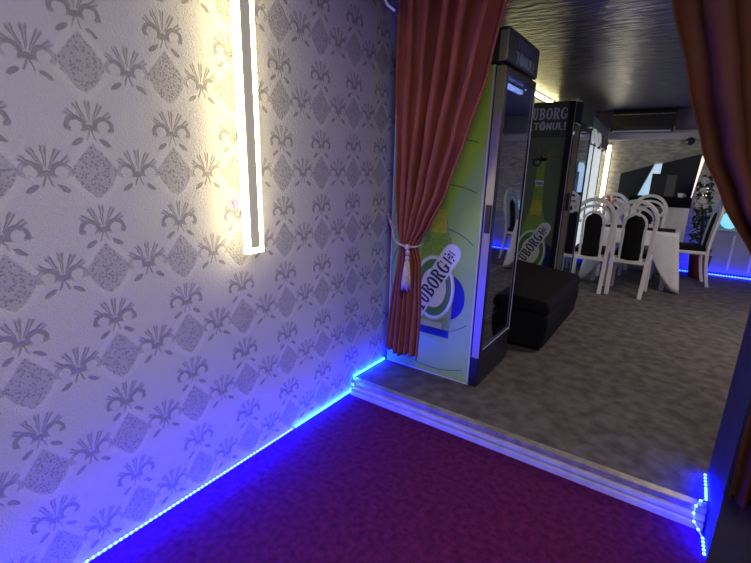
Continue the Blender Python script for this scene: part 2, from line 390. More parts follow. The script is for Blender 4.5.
# ------------------------------------------------------------------ LED strips
def dens(pts, step):
    out = []; pts = [Vector(p) for p in pts]
    for a, b in zip(pts[:-1], pts[1:]):
        n = max(1, int((b-a).length/step))
        for i in range(n): out.append(a.lerp(b, i/n))
    out.append(pts[-1]); return out
def led_strip(label, path, beads, r=0.0045, br=0.0058, k=1.0, g=1.0):
    mt, mbd = led_mats(k, g)
    p0 = Vector(path[0]); t = thing('led_strip', label, 'light strip', p0, 0, 'blue led strips')
    MB().tube(path, r, 6).build('tape', mt, t)
    b = MB().ball((0,0,0), 1.0, 8, 6).build('led', mbd, None, smooth=True); bead_me = b.data
    bpy.data.objects.remove(b)
    for p in beads:
        o = bpy.data.objects.new('led', bead_me); COL.objects.link(o); o.parent = t
        o.location = Vector(p)-p0; o.scale = (br, br, br)
    return t
xs = 0.009
near = [(0.012, -0.35, 0.020), (0.012, 1.492, 0.020)]
led_strip('long blue bead led strip along foot of damask wall on red carpet', near, [(0.015, 0.36+0.0195*i, 0.0225) for i in range(58)], k=1.25)
far_path = [(xs, 1.512, 0.020), (xs, 1.90, 0.020), (xs, 1.995, 0.022), (xs+0.002, 2.015, 0.045), (xs, 2.05, 0.112), (xs, 2.39, 0.106)]
fb = dens(far_path, 0.0195)
led_strip('short blue led strip that climbs the step beside the curtain', far_path, [p+Vector((0.003, 0, 0.0015)) for p in fb], k=0.65, g=7.0)
jp = [(1.858, 2.262, 0.105), (1.858, 2.16, 0.103), (1.856, 2.075, 0.105), (1.836, 2.045, 0.108), (1.822, 2.018, 0.095), (1.818, 2.0, 0.070), (1.824, 1.988, 0.040), (1.842, 1.975, 0.020), (1.857, 1.94, 0.014), (1.860, 1.856, 0.011)]
led_strip('loose blue led strip looping down the step at foot of dark wall', jp, dens(jp, 0.021), r=0.003, br=0.0065, k=0.7)
fp = [(0.62, 7.44, H+0.012), (3.9, 7.44, H+0.012)]
led_strip('blue led strip along foot of the far wall behind the dining table', fp, [(0.66+0.031*i, 7.436, H+0.018) for i in range(98)], r=0.009, br=0.0075, k=0.17)

# ------------------------------------------------------------------ curtains
def interp(tab, z):
    tab = sorted(tab)
    if z <= tab[0][0]: return tab[0][1:]
    for a, b in zip(tab[:-1], tab[1:]):
        if a[0] <= z <= b[0]:
            k = (z-a[0])/(b[0]-a[0]); k = k*k*(3-2*k)*0.35+k*0.65
            return [p+(q-p)*k for p, q in zip(a[1:], b[1:])]
    return tab[-1][1:]
def curtain(name, label, tab, y, nf, amp, mat, ztop, seed, loc):
    rnd = random.Random(seed); nu, nv = nf*14, 90
    z0 = min(q[0] for q in tab); ph = [rnd.uniform(-0.5, 0.5) for _ in range(nf+2)]; am = [rnd.uniform(0.55, 1.25) for _ in range(nf+2)]
    mb = MB(); vs_ = []
    for j in range(nv+1):
        z = z0+(ztop-z0)*j/nv; l, rr, a_ = interp(tab, z)
        for i in range(nu+1):
            u = i/nu; k = u*nf; q = int(min(k, nf-1)); fr = k-q
            A = (am[q]*(1-fr)+am[q+1]*fr); P = ph[q]*(1-fr)+ph[q+1]*fr
            s_ = math.sin(2*PI*(k+0.35*P)); s_ = math.copysign(abs(s_)**0.8, s_)
            dy = a_*amp*A*s_ + 0.006*math.sin(z*9+u*17)
            uu = u + 0.010*math.sin(2*PI*k*2+z*2.0)
            zz = z + (0.012*math.sin(u*9+1) if j == 0 else 0)
            vs_.append((l+(rr-l)*uu, y+dy, zz))
    n1 = nu+1
    mb.add(vs_, [(j*n1+i, j*n1+i+1, (j+1)*n1+i+1, (j+1)*n1+i) for j in range(nv) for i in range(nu)])
    o = mb.build(name, mat, None, smooth=True)
    # put the origin at the hem
    for vtx in o.data.vertices: vtx.co -= Vector(loc)
    o.location = loc
    md = o.modifiers.new('solidify', 'SOLIDIFY'); md.thickness = 0.003
    return tag(o, label, 'curtain')
TL = [(0.285,0.145,0.385,0.75),(0.6,0.172,0.388,0.7),(0.88,0.208,0.372,0.7),(0.985,0.224,0.338,0.75),(1.1,0.2,0.415,0.75),(1.31,0.182,0.52,0.8),(1.6,0.172,0.617,0.85),(1.89,0.166,0.705,0.95),(2.28,0.161,0.79,1.0),(2.47,0.16,0.83,1.0)]
curtain('curtain', 'orange red curtain tied back at left of opening before the green cooler', TL, 2.205, 6, 0.042, M['curtain'], 2.355, 3, (0.26, 2.205, 0.285))
TR = [(0.325,1.868,2.12,0.75),(0.57,1.858,2.10,0.7),(0.9,1.872,2.03,0.7),(1.0,1.868,1.99,0.75),(1.17,1.775,2.05,0.75),(1.352,1.664,2.10,0.8),(1.502,1.588,2.13,0.85),(1.71,1.518,2.17,0.95),(1.942,1.442,2.22,1.0),(2.47,1.30,2.30,1.0)]
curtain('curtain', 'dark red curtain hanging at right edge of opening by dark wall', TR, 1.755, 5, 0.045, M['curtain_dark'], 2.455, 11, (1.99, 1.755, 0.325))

# tieback of the left curtain
t = thing('curtain_tieback', 'beige cord tieback with tassel around the left curtain', 'tieback', (0.28, 2.14, 0.95))
c = MB()
c.tube([(0.002, 2.39, 1.128), (0.05, 2.34, 1.10), (0.12, 2.27, 1.06), (0.19, 2.18, 1.02), (0.24, 2.145, 0.995), (0.30, 2.135, 0.985), (0.345, 2.15, 0.985), (0.365, 2.20, 0.99), (0.345, 2.262, 1.0), (0.25, 2.275, 1.02), (0.12, 2.29, 1.075), (0.002, 2.39, 1.122)], 0.0062, 8)
c.build('cord', M['cord'], t, smooth=True)
MB().ball((0.012, 2.385, 1.125), 0.012, 10, 8).build('hook', M['cord'], t, smooth=True)
k = MB().ball((0.315, 2.128, 0.985), 0.017, 12, 8).ball((0.32, 2.124, 0.955), 0.013, 12, 8, (1, 1, 1.3)); k.build('knot', M['cord'], t, smooth=True)
tas = MB(); tas.lathe([(0.004, 0.0), (0.013, -0.008), (0.012, -0.022), (0.009, -0.03), (0.016, -0.05), (0.021, -0.12), (0.024, -0.175), (0.018, -0.182)], (0.323, 2.118, 0.938), 18)
for i in range(16):
    a = 2*PI*i/16; tas.tube([(0.323+0.012*math.cos(a), 2.118+0.012*math.sin(a), 0.90), (0.323+0.023*math.cos(a), 2.118+0.023*math.sin(a), 0.80), (0.323+0.025*math.cos(a), 2.118+0.025*math.sin(a), 0.748-0.008*(i % 3))], 0.0032, 5)
tas.build('tassel', M['cord'], t, smooth=True)
# small pale bracket at the top by the curtain
t = thing('rail_bracket', 'small pale angled bracket hanging above the left curtain edge', 'bracket', (0.11, 2.19, 2.36))
MB().sweep([(0.125, 2.12, 2.358), (0.125, 2.12, 2.262), (0.135, 2.12, 2.243), (0.185, 2.12, 2.205)], (0, 1, 0), 0.012, 0.012).build('arm', M['white_metal'], t)

# ------------------------------------------------------------------ lettering for the printed coolers
def arc(cx, cy, r, a0, a1, n=12, ry=None):
    ry = ry or r
    return [(cx+r*math.cos(a0+(a1-a0)*i/n), cy+ry*math.sin(a0+(a1-a0)*i/n)) for i in range(n+1)]
def ring_polys(cx, cy, ro, ri, a0, a1, n=14, ryo=None, ryi=None):
    o_ = arc(cx, cy, ro, a0, a1, n, ryo); i_ = arc(cx, cy, ri, a0, a1, n, ryi)
    return [[o_[k], o_[k+1], i_[k+1], i_[k]] for k in range(n)]
def R_(x0, y0, x1, y1): return [(x0, y0), (x1, y0), (x1, y1), (x0, y1)]
# slab-serif capitals, height 1, width ~0.62
def glyph(ch):
    if ch == 'T': return [R_(0.22, 0, 0.42, 1), R_(0, 0.86, 0.64, 1), R_(0, 0.68, 0.10, 0.9), R_(0.54, 0.68, 0.64, 0.9), R_(0.12, 0, 0.52, 0.1)]
    if ch == 'U': return [R_(0.08, 0.3, 0.26, 1), R_(0.42, 0.3, 0.56, 1), R_(0, 0.9, 0.32, 1), R_(0.36, 0.9, 0.64, 1)] + ring_polys(0.32, 0.3, 0.24, 0.08, PI, 2*PI, 12, 0.3, 0.16)
    if ch == 'B': return [R_(0.06, 0, 0.25, 1), R_(0, 0.9, 0.32, 1), R_(0, 0, 0.32, 0.1)] + ring_polys(0.30, 0.745, 0.27, 0.10, -PI/2, PI/2, 10, 0.255, 0.14) + ring_polys(0.32, 0.265, 0.30, 0.11, -PI/2, PI/2, 10, 0.265, 0.14)
    if ch == 'O': return ring_polys(0.32, 0.5, 0.32, 0.13, 0, 2*PI, 24, 0.5, 0.38)
    if ch == 'R': return [R_(0.06, 0, 0.25, 1), R_(0, 0.9, 0.32, 1), R_(0, 0, 0.32, 0.1), [(0.26, 0.5), (0.44, 0.5), (0.62, 0.1), (0.68, 0.1), (0.68, 0), (0.46, 0)]] + ring_polys(0.30, 0.735, 0.29, 0.11, -PI/2, PI/2, 10, 0.265, 0.14)
    if ch == 'G': return ring_polys(0.32, 0.5, 0.32, 0.13, 0.35*PI, 1.82*PI, 20, 0.5, 0.38) + [R_(0.44, 0.1, 0.62, 0.46), R_(0.36, 0.38, 0.68, 0.48), R_(0.52, 0.66, 0.6, 0.92)]
    if ch == 'N': return [R_(0.02, 0, 0.18, 1), R_(0.46, 0, 0.62, 1), [(0.02, 1), (0.22, 1), (0.62, 0), (0.42, 0)]]
    if ch == 'L': return [R_(0.04, 0, 0.21, 1), R_(0.04, 0, 0.52, 0.16)]
    if ch == 't': return [R_(0.23, 0, 0.40, 1), R_(0.02, 0.84, 0.62, 1)]
    if ch == 'o': return ring_polys(0.34, 0.5, 0.40, 0.16, 0, 2*PI, 22, 0.52, 0.30) + [[(0.1, 0.0), (0.2, -0.08), (0.62, 1.02), (0.52, 1.1)], R_(0.28, 0.9, 0.40, 1.2)]
    if ch == 'u': return [R_(0.04, 0.3, 0.2, 1), R_(0.44, 0.3, 0.6, 1)] + ring_polys(0.32, 0.3, 0.28, 0.12, PI, 2*PI, 12, 0.3, 0.15)
    if ch == '!': return [R_(0.08, 0.3, 0.24, 1), R_(0.08, 0, 0.24, 0.17)]
    if ch == '.': return [R_(0.06, 0, 0.22, 0.16)]
    return []
WID = {'!': 0.36, '.': 0.34, 'o': 0.80, 'L': 0.60, 'R': 0.74, 'G': 0.74}
def text_polys(txt):
    x = 0; out = []
    for ch in txt:
        out += [[(px+x, py) for px, py in p] for p in glyph(ch)]; x += WID.get(ch, 0.70)
    return out, x-0.06
def put_text(mb, txt, fn, x0, x1, z0, z1, d0, d1, rot=0.0):
    ps, wdt = text_polys(txt); cx, cz = (x0+x1)/2, (z0+z1)/2; ca, sa = math.cos(rot), math.sin(rot)
    for p in ps:
        q = []
        for a, b in p:
            u = (a/wdt-0.5)*(x1-x0); v = (b-0.5)*(z1-z0); q.append((cx+u*ca-v*sa, cz+u*sa+v*ca))
        mb.prism(q, fn, d0, d1)

def side_print(panel, y, lime, x0, dz, full):
    """the printed beer bottle picture on a cooler's side panel that faces -y"""
    fn = lambda a, b, d: (x0+a, y-d, b+dz)
    def layer(name, polys, mat, d, lab=None):
        m = MB()
        for p in polys: m.prism(p, fn, 0.0, d)
        o = m.build(name, mat, panel)
        if lab: o['label'] = lab
        return o
    E = 0.0006
    # thin circles of the background
    rings = []
    for rad in (0.34, 0.60, 0.86):
        for q in ring_polys(0.36, 0.74, rad, rad-0.006, 0, 2*PI, 90):
            if all(0.005 < a < 0.60 and 0.03 < b < 1.85 for a, b in q): rings.append(q)
    layer('circle_print', rings, M['p_line'], E)
    cx = 0.355
    # drop shadow, body and neck
    halfw = [(0.372,0.112),(0.395,0.12),(0.60,0.12),(0.80,0.118),(0.92,0.108),(1.00,0.092),(1.07,0.068),(1.15,0.052),(1.25,0.045),(1.40,0.040),(1.52,0.038),(1.525,0.043),(1.56,0.043),(1.565,0.036)]
    poly = [(cx+w_, z) for z, w_ in halfw] + [(cx-w_, z) for z, w_ in reversed(halfw)]
    layer('bottle_print', [poly], M['p_bottle'], 2*E, 'printed green beer bottle')
    nb = [(1.045,0.045),(1.055,0.060),(1.09,0.054),(1.15,0.046),(1.19,0.043)]
    layer('beer_print', [[(cx+w_, z) for z, w_ in nb]+[(cx-w_, z) for z, w_ in reversed(nb)]], M['p_yellow'], 3*E)
    layer('foot_print', [R_(cx-0.115, 0.374, cx+0.115, 0.425)], M['p_blue'], 2.5*E)
    layer('foot_glow_print', [R_(cx-0.105, 0.425, cx+0.065, 0.465)], M['p_pale'], 2.6*E)
    layer('shade_print', [arc(cx+0.085, 0.645, 0.122, -1.25, 1.25, 14, 0.15)], M['p_blue'], 2.0*E)
    nl = ring_polys(cx, 1.18, 0.20, 0.145, PI/2-0.22, PI/2+0.22, 6)
    layer('neck_label_print', nl, M['p_white'], 4*E)
    tm = MB(); put_text(tm, 'TUBORG', fn, cx-0.033, cx+0.033, 1.337, 1.362, 0, 5*E); tm.build('neck_lettering', M['p_navy'], panel)
    # round label
    lx, lz = cx-0.010, 0.69
    layer('label_edge_print', [arc(lx, lz, 0.146, 0, 2*PI, 40, 0.215)[:-1]], M['p_lgreen'], 4*E)
    layer('label_white_print', ring_polys(lx, lz, 0.139, 0.124, 0, 2*PI, 40, 0.206, 0.187), M['p_white'], 5*E)
    layer('label_green_print', ring_polys(lx, lz, 0.124, 0.088, 0, 2*PI, 40, 0.187, 0.130), M['p_green'], 5*E)
    layer('label_centre_print', [arc(lx, lz, 0.089, 0, 2*PI, 30, 0.131)[:-1]], M['p_white'], 4.5*E)
    for a0 in (0.15*PI, 1.2*PI, 1.75*PI):
        pass
    # slanted white band
    rot = math.radians(60); ca, sa = math.cos(rot), math.sin(rot); bx, bz = cx-0.008, 0.735
    L, W = 0.255, 0.060
    pl = [(-L, -W), (L-0.045, -W)] + [(L-0.045+W*1.15*math.cos(a), W*math.sin(a)) for a in [(-0.5+i/10)*PI for i in range(11)]] + [(L-0.045, W), (-L, W)] 
    layer('band_print', [[(bx+u*ca-v*sa, bz+u*sa+v*ca) for u, v in pl]], M['p_white'], 6*E)
    tm = MB(); put_text(tm, 'TUBORG', fn, bx-0.040*ca-0.185, bx-0.040*ca+0.185, bz-0.040*sa-0.048, bz-0.040*sa+0.048, 0, 7*E, rot)
    tm.build('band_lettering', M['p_navy'], panel)
    # crown emblem at the band's upper end
    em = MB(); ex, ez = bx+0.190*ca, bz+0.190*sa
    for q in ([(-0.022,-0.026),(-0.022,0.026),(-0.012,0.026),(-0.012,-0.026)], [(-0.008,-0.026),(0.006,-0.018),(0.006,-0.03)], [(-0.008,0.026),(0.006,0.018),(0.006,0.03)],
              [(-0.008,-0.010),(0.016,-0.016),(0.016,-0.004)], [(-0.008,0.010),(0.016,0.004),(0.016,0.016)], [(-0.008,-0.006),(0.020,0.0),(-0.008,0.006)], [(0.022,-0.018),(0.027,-0.018),(0.027,0.018),(0.022,0.018)]):
        em.prism([(ex+1.35*(u*ca-v*sa), ez+1.35*(u*sa+v*ca)) for u, v in q], fn, 0, 7*E)
    em.build('crown_emblem', M['p_navy'], panel)
    if full:
        sp = []
        rr = random.Random(5)
        for i in range(16):
            a = rr.uniform(0.05, 0.95)*PI; l = rr.uniform(0.06, 0.20); w_ = rr.uniform(0.005, 0.012); bx0, bz0 = cx+0.005, 1.56
            dx, dz_ = math.cos(a), math.sin(a)*0.9
            sp.append([(bx0-dz_*w_, bz0+dx*w_), (bx0+dx*l, bz0+dz_*l), (bx0+dz_*w_, bz0-dx*w_)])
        layer('splash_print', sp, M['p_amber'], 2.2*E)
        layer('cap_print', ring_polys(cx-0.045, 1.545, 0.042, 0.026, 0, 2*PI, 20), M['p_navy'], 3*E)

def cooler(label, x0, xp, xf, y0, y1, ztop, zhead, lime, header_side_text):
    t = thing('drinks_cooler', label, 'cooler', ((x0+xf)/2, (y0+y1)/2, H))
    th = 0.03
    # carcass with an open front
    c = MB()
    c.box(x0, x0+th, y0+0.012, y1, H+0.02, ztop).box(x0+th, xp, y1-th, y1, H+0.02, ztop).box(x0+th, xp, y0+0.012, y0+0.012+th, H+0.02, ztop)
    c.box(x0+th, xp, y0+0.012+th, y1-th, ztop-th, ztop).box(x0+th, xp, y0+0.012+th, y1-th, H+0.02, H+0.19)
    c.build('carcass', M['fridge_black'], t, bevel=0.003)
    MB().box(x0+0.02, xp-0.02, y0+0.03, y1-0.02, H, H+0.02).build('base', M['fridge_black'], t)
    i = MB().box(x0+th, x0+th+0.004, y0+0.05, y1-0.04, H+0.20, zhead-0.02); i.build('liner', M['fridge_in'], t)
    for k in range(4):
        z = H+0.36+0.33*k
        s = MB()
        for q in range(9):
            yy = y0+0.06+(y1-y0-0.12)*q/8
            s.tube([(x0+0.045, yy, z), (xp-0.03, yy, z)], 0.003, 5)
        s.tube([(xp-0.03, y0+0.055, z), (xp-0.03, y1-0.055, z)], 0.005, 6)
        s.build('shelf', M['white_metal'], t)
    # printed side panel with pale edge
    pz1 = zhead-0.005 if header_side_text is None else ztop
    pan = MB().box(x0, xp, y0, y0+0.012, H+0.012, pz1).build('side_panel', lime, t)
    fr = MB(); fr.box(x0-0.004, x0+0.003, y0-0.004, y0+0.012, H+0.006, pz1).box(xp-0.005, xp+0.001, y0-0.004, y0+0.012, H+0.006, pz1).box(x0, xp, y0-0.004, y0+0.004, H+0.006, H+0.014)
    fr.build('panel_edge', M['white_trim'], t)
    side_print(pan, y0, lime, x0-0.02 if header_side_text is None else x0-0.005, 0.0 if header_side_text is None else -0.04, header_side_text is not None)
    # door
    d0 = xp+0.008; zb, zt = H+0.20, zhead-0.012
    fw_ = 0.045
    d = MB()
    d.box(d0, xf, y0+0.004, y0+fw_, zb, zt).box(d0, xf, y1-fw_*0.55, y1, zb, zt).box(d0, xf, y0+fw_, y1-fw_*0.55, zt-0.035, zt).box(d0, xf, y0+fw_, y1-fw_*0.55, zb, zb+0.05)
    dr = d.build('door', M['fridge_black'], t, bevel=0.003)
    MB().box(d0+0.004, xf-0.004, y0-0.001, y0+0.004, zb, zt).build('door_edge', M['fridge_edge'], dr)
    MB().box(xf-0.012, xf-0.006, y0+fw_, y1-fw_*0.55, zb+0.05, zt-0.035).build('pane', M['glass'], dr)
    MB().box(d0+0.014, xf-0.008, y0-0.016, y0-0.001, H+0.98, H+1.14).build('handle', M['black_plastic'], dr, bevel=0.003)
    tr = MB(); tr.box(xf, xf+0.003, y1-fw_*0.55, y1-fw_*0.4, zb+0.03, zt-0.02).box(xf, xf+0.003, y0+fw_, y1-fw_*0.55, zb+0.044, zb+0.05)
    tr.build('door_trim', M['riser'], dr)
    # kick plate below the door
    MB().box(xp-0.01, xf-0.004, y0+0.006, y1, H+0.004, H+0.19).build('kick_plate', M['fridge_black'], t, bevel=0.004)
    # lamp behind the top of the pane
    MB().box(xp-0.022, xp-0.002, y0+0.06, y1-0.05, zt-0.068, zt-0.046).build('lamp_tube', M['fridge_lamp'], t)
    return t, fn_header

def fn_header(*a): pass

# first cooler: green side panel and a black headed sign box on top
C1, _ = cooler('tall drinks cooler with lime green bottle side panel behind left curtain', 0.032, 0.637, 0.698, 2.409, 2.978, H+1.872, H+1.875, M['p_lime'], None)
hd = MB().box(0.06, 0.700, 2.412, 2.978, H+1.882, H+2.05).build('header', M['p_header'], C1, bevel=0.012)
hs = MB().box(0.655, 0.690, 2.405, 2.412, H+1.885, H+2.03).build('header_edge', M['fridge_edge'], C1)
hf = lambda a, b, d: (0.700+d, 2.412+a, b)
tm = MB(); put_text(tm, 'TUBORG', hf, 0.13, 0.45, H+1.97, H+2.03, 0, 0.002); tm.build('header_lettering', pmat('header_violet', (0.10, 0.10, 0.22), 0.4), hd)
tm = MB(); put_text(tm, 'toNuL!', hf, 0.13, 0.47, H+1.895, H+1.955, 0, 0.002); tm.build('header_lettering', pmat('header_pale', (0.30, 0.40, 0.48), 0.4), hd)

# second cooler: dark green panel with the name across its top
C2, _ = cooler('dark green drinks cooler with white lettered side behind the black bench', 0.062, 0.655, 0.712, 4.42, 5.02, H+1.948, H+1.75, M['p_olive'], True)
sf = lambda a, b, d: (a, 4.42-d, b)
pn = [c for c in C2.children if c.name.startswith('side_panel')][0]
MB().box(0.064, 0.600, 4.4190, 4.42, H+1.64, H+1.946).build('title_print', pmat('title_ground', (0.085, 0.10, 0.075), 0.4), pn)
tm = MB(); put_text(tm, 'TUBORG', sf, 0.215, 0.592, 1.887, 1.990, 0, 0.002); tm.build('title_lettering', M['p_head_txt'], pn)
tm = MB(); put_text(tm, '.toNuL!', sf, 0.275, 0.590, 1.795, 1.862, 0, 0.002); tm.build('title_lettering', M['p_head_txt'], pn)
MB().box(0.648, 0.716, 4.416, 5.02, H+1.76, H+1.935).build('header', M['p_header'], C2, bevel=0.006)
MB().box(0.60, 0.652, 4.4165, 4.42, H+0.02, H+1.948).build('corner_trim', M['fridge_black'], C2)

# third: wide cooler with a wavy pale sign and ring motifs; rings and doors given their own glow
t = thing('drinks_cooler', 'wide pale fronted cooler with wavy sign next to far wall', 'cooler', (0.3, 6.2, H))
MB().box(0.06, 0.47, 5.10, 7.25, H, 1.80).build('carcass', M['fridge_black'], t, bevel=0.01)
d = MB()
for yy in (5.10, 5.80, 6.50, 7.21): d.box(0.47, 0.515, yy, yy+0.04, H+0.18, 1.78)
d.box(0.47, 0.515, 5.10, 7.25, H+0.14, H+0.18).box(0.47, 0.515, 5.10, 7.25, 1.76, 1.80)
d.build('door_frame', M['fridge_black'], t)
for a, b in ((5.14, 5.80), (5.84, 6.50), (6.54, 7.21)): MB().box(0.48, 0.505, a, b, H+0.18, 1.76).build('door_panel', M['fridge_lamp_dim'], t)['label'] = 'softly lit whitish glass door'
ww = []
for k in range(31):
    yy = 5.08+2.2*k/30; q = (yy-5.08)/2.2
    zz = 2.155-0.075*min(1, max(0, (q-0.25)/0.3))**1.0*1.0 - 0.06*max(0, (q-0.55)/0.45)**1.6
    ww.append((yy, zz))
wave = ww + [(7.32, 1.97), (7.33, 1.90), (7.28, 1.83)] + [(yy, 1.84+0.05*(7.2-yy)/2.1) for yy in (6.9, 6.4, 5.9, 5.4, 5.08)]
MB().prism(wave, lambda a, b, d: (0.46+d, a, b), 0.0, 0.075).build('sign', pmat('sign_teal_grey', (0.34, 0.42, 0.41), 0.35), t, bevel=0.006)
for k in range(4):
    yy = 6.10+0.34*k; rg = MB()
    rg.tube([(0.560, yy+0.12*math.cos(a), 1.850-0.018*k+0.070*math.sin(a)) for a in [2*PI*i/24 for i in range(25)]], 0.018, 8, cap=False)
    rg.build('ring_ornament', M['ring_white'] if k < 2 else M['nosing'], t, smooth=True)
    MB().box(0.535, 0.545, yy-0.16, yy+0.16, 1.765-0.018*k, 1.935-0.018*k).build('ring_backing', M['panel_black'], t)

# ------------------------------------------------------------------ black bench
t = thing('bench_seat', 'low black fabric bench seat between the two green coolers', 'bench', (0.5, 3.8, H))
b = MB()
sec = [(0.10, H+0.03), (0.885, H+0.03), (0.905, H+0.20), (0.905, H+0.30), (0.10, H+0.34)]
b.prism(sec, lambda a, z, d: (a, d, z), 3.20, 4.38).build('body', M['black_fabric'], t, bevel=0.03, seg=4)
cu = MB().prism([(0.10, H+0.34), (0.90, H+0.30), (0.912, H+0.345), (0.89, H+0.40), (0.60, H+0.43), (0.10, H+0.49)], lambda a, z, d: (a, d, z), 3.205, 4.378)
cu.build('seat_cushion', M['black_fabric'], t, bevel=0.025, seg=4)
for fx in (0.16, 0.84):
    for fy in (3.27, 4.31): MB().box(fx-0.02, fx+0.02, fy-0.02, fy+0.02, H, H+0.035).build('foot', M['black_plastic'], t)

# ------------------------------------------------------------------ white dining chairs
def make_chair(label):
    """faces +y (seat in front of the back at +y); origin on the floor under the back"""
    t = thing('dining_chair', label, 'chair', (0, 0, 0), 0, 'white arched dining chairs')
    def prof(z):       # curve of the back seen from the side (y offset)
        return -0.085*max(0, (z-0.42)/0.65)**1.6 - 0.07*max(0, (0.40-z)/0.40)**1.5
    def P(x, z, dy=0): return Vector((x, prof(z)+dy, z))
    sd = Vector((0, 1, 0))
    def barch(pts, wd, th, dy=0):
        return [P(x, z, dy) for x, z in pts]
    def arch(hw0, hw1, z0, z1, zt, n=18, k=8):
        L = [(-hw0-(hw1-hw0)*i/k, z0+(z1-z0)*i/k) for i in range(k)]
        A = [(-hw1*math.cos(PI*i/n), z1+(zt-z1)*math.sin(PI*i/n)) for i in range(n+1)]
        return L + A + [(x*-1, z) for x, z in reversed(L)]
    # outer arch runs into the rear legs
    top = [(x, z) for x, z in arch(0.172, 0.195, 0.40, 0.85, 1.05)]
    MB().sweep([P(x, z) for x, z in top], sd, 0.040, 0.030).build('back_frame', M['chair_white'], t, bevel=0.004, local=True)
    MB().sweep([P(x, z, 0.004) for x, z in arch(0.150, 0.170, 0.825, 0.845, 0.980, k=2)], sd, 0.030, 0.024).build('back_arch', M['chair_white'], t, bevel=0.003, local=True)
    MB().sweep([P(x, z, 0.004) for x, z in arch(0.104, 0.106, 0.39, 0.80, 0.915)], sd, 0.024, 0.024).build('back_splat_frame', M['chair_white'], t, bevel=0.003, local=True)
    for s in (-1, 1):
        MB().sweep([P(s*0.172, 0.41), P(s*0.170, 0.3), P(s*0.168, 0.2), P(s*0.165, 0.1), P(s*0.162, 0.0)], sd, 0.042, 0.036).build('leg', M['chair_white'], t, bevel=0.004, local=True)
        MB().sweep([Vector((s*0.172, 0.35, 0.42)), Vector((s*0.175, 0.36, 0.2)), Vector((s*0.175, 0.37, 0.0))], sd, 0.038, 0.036).build('leg', M['chair_white'], t, bevel=0.004, local=True)
        MB().box(s*0.148-0.020, s*0.148+0.020, prof(0.80)-0.010, prof(0.80)+0.016, 0.785, 0.82).build('spacer_block', M['chair_white'], t, local=True)
    MB().sweep([P(-0.17, 0.385), P(0.17, 0.385)], sd, 0.044, 0.030).build('back_rail', M['chair_white'], t, bevel=0.004, local=True)
    pad = [(x, z) for x, z in arch(0.106, 0.106, 0.405, 0.79, 0.895)]
    m = MB(); n = len(pad)
    cols = 10
    rows = [0.405+(0.895-0.405)*i/16 for i in range(17)]
    def hw(z): return 0.088 if z <= 0.80 else 0.088*math.sqrt(max(0.0, 1-((z-0.80)/0.096)**2))
    vs_ = []; fs = []
    for side in (-1, 1):
        for z in rows:
            for i in range(cols+1):
                u = -1+2*i/cols; bulge = 0.014*(1-abs(u)**3)
                vs_.append(P(hw(z)*u, z, side*(0.008+bulge)+0.004))
    W = cols+1; B = len(rows)*W
    for j in range(len(rows)-1):
        for i in range(cols):
            fs.append((j*W+i, j*W+i+1, (j+1)*W+i+1, (j+1)*W+i)); fs.append((B+j*W+i, B+(j+1)*W+i, B+(j+1)*W+i+1, B+j*W+i+1))
        fs.append((j*W, (j+1)*W, B+(j+1)*W, B+j*W)); fs.append((j*W+cols, B+j*W+cols, B+(j+1)*W+cols, (j+1)*W+cols))
    fs.append(tuple([i for i in range(W)] + [B+i for i in reversed(range(W))]))
    m.add(vs_, fs).build('back_pad', M['black_fabric'], t, smooth=True, local=True)
    s = MB(); s.box(-0.19, 0.19, 0.015, 0.39, 0.395, 0.435); s.build('seat_frame', M['chair_white'], t, bevel=0.008, local=True)
    MB().box(-0.18, 0.18, 0.018, 0.38, 0.43, 0.485).build('seat', M['black_fabric'], t, bevel=0.02, seg=4, local=True)
    return t
ch0 = make_chair('left one of two white arched dining chairs whose backs face the opening')
ch0.location = (0.80, 5.42, H); ch0.rotation_euler = (0, 0, math.radians(3))
copy_thing(ch0, (1.20, 5.48, H), math.radians(-2), 'right one of two white arched dining chairs whose backs face the opening')
copy_thing(ch0, (0.785, 6.92, H), math.radians(182), 'white arched chair across the table near the glowing far wall bar lamp')
copy_thing(ch0, (1.23, 6.92, H), math.radians(178), 'white arched chair across the table before the black speaker')
copy_thing(ch0, (1.905, 6.73, H), math.radians(98), 'white arched chair seen side on at the right end of the table')

